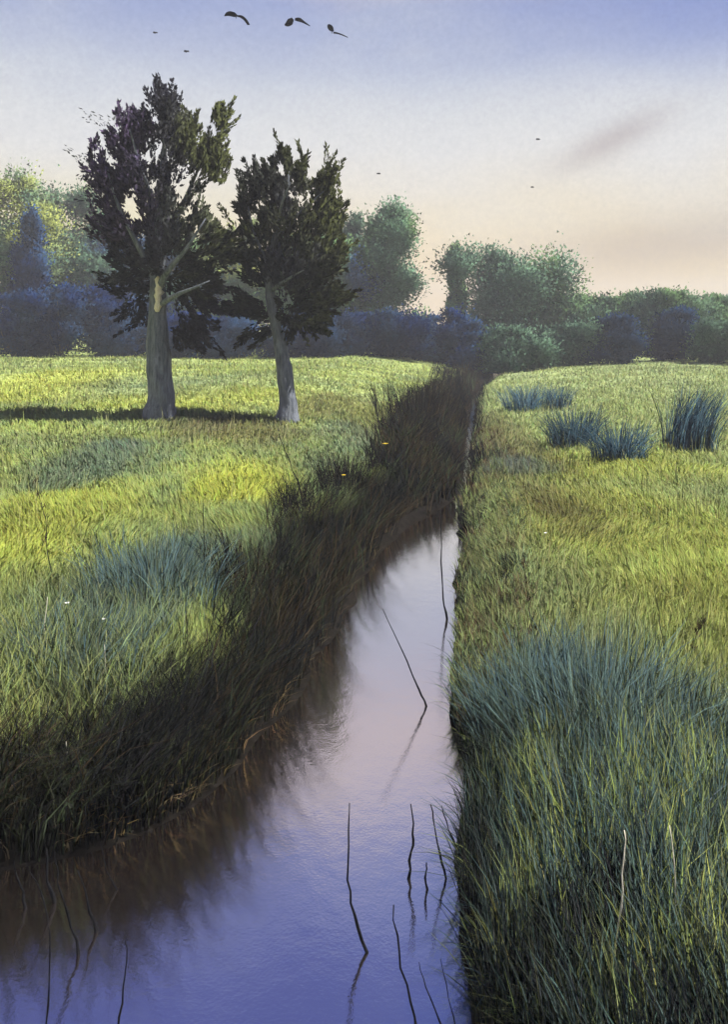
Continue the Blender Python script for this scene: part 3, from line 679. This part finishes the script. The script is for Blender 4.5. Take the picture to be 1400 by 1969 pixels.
# ------------------------------------------------------------------ bluish shrubs and tussocks standing in the right meadow
SH = np.array([.060, .118, .165])
GB = 'bluish tufts dotted over the right meadow'
def tussock(name, label, cat, group, px, py, n, H, spread, pal, wmm, segs=4, lean=(.1, .75), slant=(0, 0)):
    b = at(px, py); x = b.x + np.clip(rng.normal(0, spread, n), -1.7 * spread, 1.7 * spread); y = b.y + np.clip(rng.normal(0, spread, n), -1.7 * spread, 1.7 * spread)
    d, s = water_d(x, y); k = d > .01; x, y = x[k], y[k]; n = len(x); z = height(x, y)
    ang = np.arctan2(y - b.y + slant[1], x - b.x + slant[0]) + rng.normal(0, .5, n)
    c = np.array(pal)[rng.integers(0, len(pal), n)] * np.exp(rng.normal(0, .2, n))[:, None]
    V, fl, tri, C, NB = blades(np.stack([x, y, z], -1), H * rng.uniform(.45, 1.1, n), wmm * .001 * rng.uniform(.6, 1.3, n), ang, rng.uniform(*lean, n), c, segs)
    tag(mesh_np(name, V, fl + [tri] if not fl else [np.concatenate(fl), tri], C, M_GRASS, origin=np.array(b), nrm=NB), label, cat, group)
for lab, px, bp, H, sp, n, k, le in (('pale blue green tuft nearest the stream in the right meadow', 1012, 790, .95, .34, 480, 1.3, .9), ('small thin blue tuft touching the dark one in the right meadow', 1076, 786, .8, .15, 220, 1.1, .9),
                            ('darkest blue tuft in the middle of the right meadow', 1102, 860, .95, .24, 560, .75, .9), ('drooping blue tuft right of the darkest one', 1192, 888, .85, .22, 460, .9, 1.0)):
    tussock('meadow_tuft', lab, 'tuft', GB, px, bp, n, H, sp, [SH * k, SH * k * .8, SH * k * 1.25], 15, 3, (.1, le))
tussock('meadow_tuft', 'tall leaning blue tuft near the right edge of the meadow', 'tuft', GB, 1326, 866, 460, 1.35, .22, [SH * .9, SH * .8, SH * 1.2], 16, 4, (.1, .6), (.45, 0))
GU = 'large blue green sedge tussocks'
for lab, px, py, n, H, sp in (('broad blue green tussock on the left meadow above the dark bank', 300, 1150, 900, .62, .30), ('low blue green tussock at the far left near white flecks', 150, 1290, 700, .46, .26),
                              ('narrow blue green tussock beside the right waterline', 1000, 1400, 700, .62, .16), ('largest blue green tussock in the right foreground', 1140, 1440, 1100, .74, .24),
                              ('blue green tussock right of the largest one', 1270, 1500, 700, .60, .17), ('blue green tussock at the lower right edge', 1370, 1760, 500, .62, .14)):
    tussock('sedge_tussock', lab, 'tussock', GU, px, py, n, H, sp, [BG, BG * .8, BG * 1.25, DG, BG * np.array([.8, .9, 1.2])], 7)
GD = 'dark tussocks on the left bank'
for lab, px, py, H, sp in (('black spiky tussock halfway along the left bank', 668, 950, .75, .22), ('black spiky tussock below the leaning stem on the left bank', 600, 1010, .62, .25), ('dark tussock at the far end of the left bank', 800, 800, 1.3, .6),
                           ('dark tussock where the left bank darkens toward the foreground', 480, 1130, .55, .22), ('dark tussock low on the left bank near the pool', 330, 1400, .45, .2)):
    tussock('dark_tussock', lab, 'tussock', GD, px, py, 420, H, sp, [DK, DK * .7, DK * 1.4, BR * .4], 14 if py < 900 else 9, 3, (.1, .6))

# ------------------------------------------------------------------ stems
def stem(name, label, cat, group, pts_px, r0, r1, mat, Y=None, water=True, kink=0.0, seedhead=False):
    """thin stem through photo pixels, standing at the ground (or water) point of its first pixel"""
    px, py = pts_px[0]
    if water: Yb = ZC * F / (py - HOR); b = np.array([(px - 700) / F * Yb, Yb, 0.0])
    else: b = np.array(at(px, py)); Yb = b[1]
    pts = [b * 1.0 + np.array([0, 0, -.12])] + [b] + [up_at(p[0], p[1], Yb) + np.array([0, random.uniform(-.02, .02) * Yb * .3, 0]) for p in pts_px[1:]]
    P = np.array(pts); 
    Q = [P[0]]
    for a, c in zip(P[:-1], P[1:]):
        for t_ in (.34, .67, 1.0): Q.append(a + (c - a) * t_ + np.array([random.gauss(0, r0 * .5), 0, 0]) * (t_ < 1))
    P = np.array(Q); V, f = tube(P, np.linspace(r0, r1, len(P)) * rng.uniform(.75, 1.3, len(P)), 6)
    if not seedhead:
        return tag(mesh_np(name, V, f, None, mat, smooth=True, origin=b), label, cat, group)
    root = empty(name, b); tag(root, label, cat, group); mesh_np('stalk', V - b, f, None, mat, root, smooth=True)
    n = 60; k = rng.integers(len(P) // 2, len(P), n); Pp = P[k] - b + rng.normal(0, .012, (n, 3)); D = np.tile([[.1, 0, 1.0]], (n, 1)) + unit(n) * .5
    V, f, c = leaf_quads(Pp, D, rng.uniform(.03, .06, n), np.full(n, .009), np.tile(BR[None] * .8, (n, 1))); o_ = mesh_np('seed_head', V, f, c, M_GRASS, root, nrm=np.tile([[.3, -.5, .8]], (len(V), 1))); o_['kind'] = 'stuff'
    return root
GW = 'dark broken reeds standing in the stream'
for lab, pts, r in (('long leaning reed in mid stream with a V shaped reflection', [(820, 1358), (806, 1325), (770, 1245), (736, 1172)], .007),
                    ('reed at the right waterline rising straight into the peach reflection', [(860, 1190), (852, 1150), (848, 1080), (848, 985)], .009),
                    ('tall crooked reed in the blue water, farthest left of the mid stream reeds', [(706, 1832), (682, 1765), (668, 1690), (670, 1600), (672, 1545)], .006),
                    ('thick snapped reed with a knot, left of the near right bank', [(786, 1690), (791, 1640), (793, 1600), (790, 1545)], .008),
                    ('short stub of reed between the knotted reed and the bank', [(822, 1710), (819, 1672), (820, 1655)], .006),
                    ('leaning reed close to the near right bank with a bent reflection', [(858, 1690), (846, 1640), (836, 1590), (828, 1545)], .006),
                    ('reed touching the foot of the near right bank', [(893, 1690), (880, 1640), (862, 1590), (850, 1550)], .005),
                    ('long reed rising from the bottom edge left of the bank', [(812, 2010), (790, 1930), (768, 1830), (757, 1738)], .006),
                    ('thin reed at the bottom edge nearest the right bank', [(858, 2000), (838, 1940), (818, 1890), (806, 1850)], .004),
                    ('faint thin reed at the bottom edge beside the bank foot', [(876, 1975), (862, 1915), (848, 1850)], .003),
                    ('single reed rising from the bottom of the blue pool on the left', [(226, 1985), (236, 1900), (243, 1825), (240, 1790)], .004),
                    ('thin reed at the bottom left corner of the pool', [(86, 1995), (94, 1900), (92, 1800), (86, 1770)], .004)):
    stem('broken_reed', lab, 'reed', GW, pts, r * 1.35, r * .4, M_TWIG)
GL = 'dark reed leaves standing in the pool at lower left'
for lab, pts, r in (('dark reed leaf at the very left of the pool edge', [(48, 1745), (36, 1700), (28, 1650)], .008), ('dark reed leaf second from the left of the pool edge', [(92, 1770), (75, 1720), (52, 1655)], .006),
                    ('broad dark reed leaf third from the left of the pool edge', [(104, 1735), (92, 1690), (86, 1635)], .012), ('long dark reed leaf crossing downward in the left pool', [(150, 1835), (128, 1760), (112, 1690), (106, 1630)], .007),
                    ('dark reed leaf fifth from the left of the pool edge', [(185, 1790), (168, 1735), (150, 1670)], .009), ('thin dark reed leaf rightmost at the left pool edge', [(225, 1710), (205, 1670), (190, 1620)], .005)):
    stem('pool_reed', lab, 'reed', GL, pts, r * 1.5, r * .25, M_TWIG)
GF = 'thin dark stems in the meadow'
for lab, pts, r, sh in (('dark seedy stalk near the left edge of the meadow', [(104, 1130), (92, 1060), (84, 1000), (64, 935)], .006, True),
                        ('leaning bare stem above the dark left bank', [(590, 985), (572, 925), (548, 868), (536, 835)], .012, False), ('short bare stem left of the leaning one', [(524, 1040), (514, 1000), (510, 950)], .010, False),
                        ('bent bare stem on the left slope above the tussock', [(445, 1080), (425, 1030), (405, 995)], .007, False), ('long straight bare stem on the left slope', [(396, 1170), (392, 1080), (390, 960)], .006, False),
                        ('slanting bare stem beside the broad left tussock', [(372, 1180), (350, 1120), (332, 1075)], .006, False),
                        ('thin stem above the largest right tussock', [(1112, 1200), (1098, 1140), (1085, 1095)], .005, False), ('thin stem left of the largest right tussock', [(1036, 1260), (1020, 1190), (1008, 1090)], .005, True),
                        ('pair stem right of the largest right tussock', [(1284, 1300), (1272, 1220), (1262, 1150)], .004, False), ('thin stem leaning right in the right meadow', [(1318, 1300), (1340, 1220), (1360, 1190)], .004, True),
                        ('thin stem between the two right tussocks', [(1080, 1270), (1066, 1200), (1060, 1130)], .004, False)):
    stem('dry_weed', lab, 'stem', GF, pts, r, r * .35, M_TWIG, water=False, seedhead=sh)
GP = 'pale dry straws in the grass'
for lab, pts, r in (('tall bleached straw low in the right foreground', [(1184, 2050), (1182, 1950), (1184, 1850), (1194, 1740), (1200, 1650), (1203, 1600)], .0045), ('long thin bleached straw near the right edge', [(1330, 1980), (1312, 1850), (1302, 1780), (1294, 1650), (1290, 1590)], .003),
                    ('short curved bleached straw between the two tall ones', [(1234, 1790), (1222, 1725), (1208, 1690), (1205, 1655)], .0022), ('pale straw at the bottom right edge', [(1276, 2060), (1268, 1980), (1258, 1905)], .0025),
                    ('short pale straw on the right bank slope', [(1072, 1800), (1072, 1720), (1084, 1670)], .002), ('pale straw at the left edge beside the low tussock', [(92, 1300), (94, 1272), (86, 1200), (88, 1150)], .003),
                    ('pale straw hanging low on the left bank', [(138, 1560), (132, 1480), (126, 1420)], .003), ('faint pale straw under the low left tussock', [(210, 1360), (204, 1300), (200, 1240)], .0018)):
    stem('pale_straw', lab, 'straw', GP, pts, r, r * .5, M_STRAW, water=False)

# ------------------------------------------------------------------ small flowers
def flower(name, label, group, px, py, lift, r, mat):
    b = at(px, py); root = empty(name, b); tag(root, label, 'flower', group); Y = b.y
    P = curve_pts([(0, 0, -.03), (.01, 0, lift * .5), (.03, -.01, lift)], 5); V, f = tube(P, np.linspace(.003, .002, 5) * max(1, Y / 6), 5); mesh_np('stem', V, f, None, M_STEM, root)
    for k in range(6):
        a = k * 1.047 + .2; ca, sa = math.cos(a), math.sin(a); c = np.array([.03, -.01, lift])
        V = [c, c + [ca * r * .6 - sa * r * .3, sa * r * .6 + ca * r * .3, .3 * r], c + [ca * r, sa * r, .25 * r], c + [ca * r * .6 + sa * r * .3, sa * r * .6 - ca * r * .3, .3 * r]]
        mesh_np('petal', np.array(V), np.array([[0, 1, 2, 3]]), None, mat, root)
def floating_leaf(label, px, py, r):
    Y = ZC * F / (py - HOR); b = np.array([(px - 700) / F * Y, Y, .004]); V = []; n = 12
    for i in range(n):
        a = 6.283 * i / n; q = r * (1 - .25 * math.cos(2 * a)) * (1 + .12 * random.uniform(-1, 1)); V.append((math.cos(a) * q * .7, math.sin(a) * q * 1.3, .006 * math.cos(2 * a) + .006))
    V.append((0, 0, .002)); f = np.array([[i, (i + 1) % n, n] for i in range(n)])
    o_ = mesh_np('floating_leaf', np.array(V), f, None, M_TWIG, origin=b); o_.data.transform(__import__('mathutils').Matrix.Rotation(.5, 4, 'Z')); tag(o_, label, 'leaf', 'dark leaves floating on the stream')
floating_leaf('dark floating leaf in midstream, the upper of two', 536, 1566, .055); floating_leaf('dark floating leaf nearer the blue pool, the lower of two', 474, 1658, .05)
GWH = 'white flowers in the grass'; GY = 'yellow flowers on the dark bank'
for lab, px, py, lift, r in (('white flower above the low tussock at far left', 122, 1215, .22, .022), ('white flower right of the low tussock at far left', 191, 1250, .22, .022), ('white flower at the extreme left edge', 14, 1320, .2, .02), ('tiny white flower alone in the open right meadow', 1044, 1050, .14, .022)):
    flower('white_flower', lab, GWH, px, py, lift, r, M_WHITE)
for lab, px, py, lift, r in (('upper yellow flower among dark sedge on the left bank', 738, 895, .36, .06), ('lower yellow flower among dark sedge on the left bank', 656, 965, .36, .045)):
    flower('yellow_flower', lab, GY, px, py, lift, r, M_YELLOW)

# ------------------------------------------------------------------ birds
def wing(outline, zarc, thick):
    """closed thin wing from a planform outline (span s, chord c) lifted along an arc"""
    n = len(outline); V = []
    for sgn in (1, -1):
        for s, c in outline: V.append((s, c, zarc(s) + sgn * thick * .5))
    top = [list(range(n))]; bot = [list(range(2 * n - 1, n - 1, -1))]
    side = [[i, i + n, (i + 1) % n + n, (i + 1) % n] for i in range(n)]
    return V, top + bot + side
def bird(label, px, py, Y, wl, wr, body_at, cat='bird', group='birds gliding above the trees', name='bird'):
    """wl, wr: wing centre lines in photo pixels, root to tip, with widths (vertical) in pixels"""
    c = up_at(px, py, Y); root = empty(name, c); tag(root, label, cat, group); sc = Y / F
    for w_ in (wl, wr):
        pts = np.array([[(p[0] - px) * sc, 0, -(p[1] - py) * sc] for p in w_]); wd = np.array([p[2] for p in w_]) * sc * (1.35 if w_ is wr else .95)
        n = 9; s = np.linspace(0, 1, len(pts)); u = np.linspace(0, 1, n)
        P = np.stack([np.interp(u, s, pts[:, k]) for k in range(3)], -1); W = np.interp(u, s, wd); P[1:-1] = .25 * P[:-2] + .5 * P[1:-1] + .25 * P[2:]
        V = []
        for i in range(n):
            td = P[min(i + 1, n - 1)] - P[max(i - 1, 0)]; td /= np.linalg.norm(td); nrm = np.array([-td[2], 0, td[0]])
            chord = np.array([0, 1.0, 0]) * W[i] * 1.0 + nrm * W[i] * .95      # the wing is banked: its chord runs back and up
            for a, b in ((.5, 0), (.1, .12), (-.5, 0), (.1, -.10)): V.append(P[i] + chord * a + nrm * W[i] * b)
        ii = np.arange(n * 4).reshape(n, 4); jj = np.roll(ii, -1, 1)
        q = np.stack([ii[:-1], jj[:-1], jj[1:], ii[1:]], -1).reshape(-1, 4)
        mesh_np('wing', np.array(V), [np.concatenate([q, ii[:1], ii[-1:, ::-1]])], None, M_BIRD, root, smooth=True)
    bx, by, bl = body_at; c0 = np.array([(bx - px) * sc, 0, -(by - py) * sc])
    P = [c0 + np.array([-.05, t_ * bl * sc, -.02 * abs(t_)]) for t_ in (-1, -.8, -.5, 0, .5, .8, 1.2)]
    V, f = tube(P, np.array([.01, .07, .09, .12, .09, .05, .02]) * bl * sc, 8); mesh_np('body', V, f, None, M_BIRD, root, smooth=True)
    return root
bird('leftmost bird with one broad wing and one arched thin wing', 457, 29, 26, [(457, 31, 2), (450, 28, 8), (442, 26, 8), (436, 27, 6), (431, 31, 1)], [(457, 31, 5), (463, 31, 6), (472, 38, 5), (478, 48, 4)], (456, 31, 9))
bird('middle bird with both wings lowered', 565, 38, 28, [(563, 36, 5), (558, 42, 12), (552, 47, 8), (547, 48, 2)], [(567, 37, 6), (574, 37, 10), (583, 42, 5), (596, 50, 1.5)], (565, 39, 8))
bird('rightmost bird tilted with a long thin wing', 640, 60, 30, [(641, 60, 3), (637, 55, 10), (632, 50, 8), (630, 48, 3)], [(641, 63, 5), (646, 63, 4), (656, 66, 3), (669, 72, 1.5)], (641, 62, 6))
GK = 'distant birds like specks in the sky'
for lab, px, py, r in (('dark speck of a distant bird above the taller tree', 358, 99, 4.0), ('speck of a distant bird in open sky right of the shorter tree', 728, 334, 3.0), ('speck of a distant bird beside the brown cloud', 1035, 268, 3.2),
                       ('faint speck of a distant bird below the brown cloud', 1024, 360, 2.6), ('faint speck of a distant bird at upper left', 298, 63, 3.4)):
    bird(lab, px, py, 60, [(px, py, r), (px - r * .7, py - r * .2, r), (px - r * 1.2, py + r * .2, 1)], [(px, py, r), (px + r * .7, py - r * .2, r), (px + r * 1.2, py + r * .3, 1)], (px, py, r), group=GK, name='distant_bird')

# ------------------------------------------------------------------ evening haze over the whole meadow
HZ = np.array([[x, y, z] for x in (-530, 580) for y in (-31, 510) for z in (-2.0, 26.0)])
m, t = new_mat('evening_haze'); vol = t.nodes.new('ShaderNodeVolumePrincipled'); vol.inputs['Color'].default_value = (.93, .95, 1.0, 1); vol.inputs['Density'].default_value = .0017; vol.inputs['Anisotropy'].default_value = .0
o = t.nodes.new('ShaderNodeOutputMaterial'); t.links.new(vol.outputs[0], o.inputs['Volume'])
tag(mesh_np('haze', HZ, np.array([[0, 1, 3, 2], [4, 6, 7, 5], [0, 4, 5, 1], [2, 3, 7, 6], [0, 2, 6, 4], [1, 5, 7, 3]]), None, m), 'thin evening haze over the meadow', kind='stuff')
scene.cycles.volume_bounces = 0
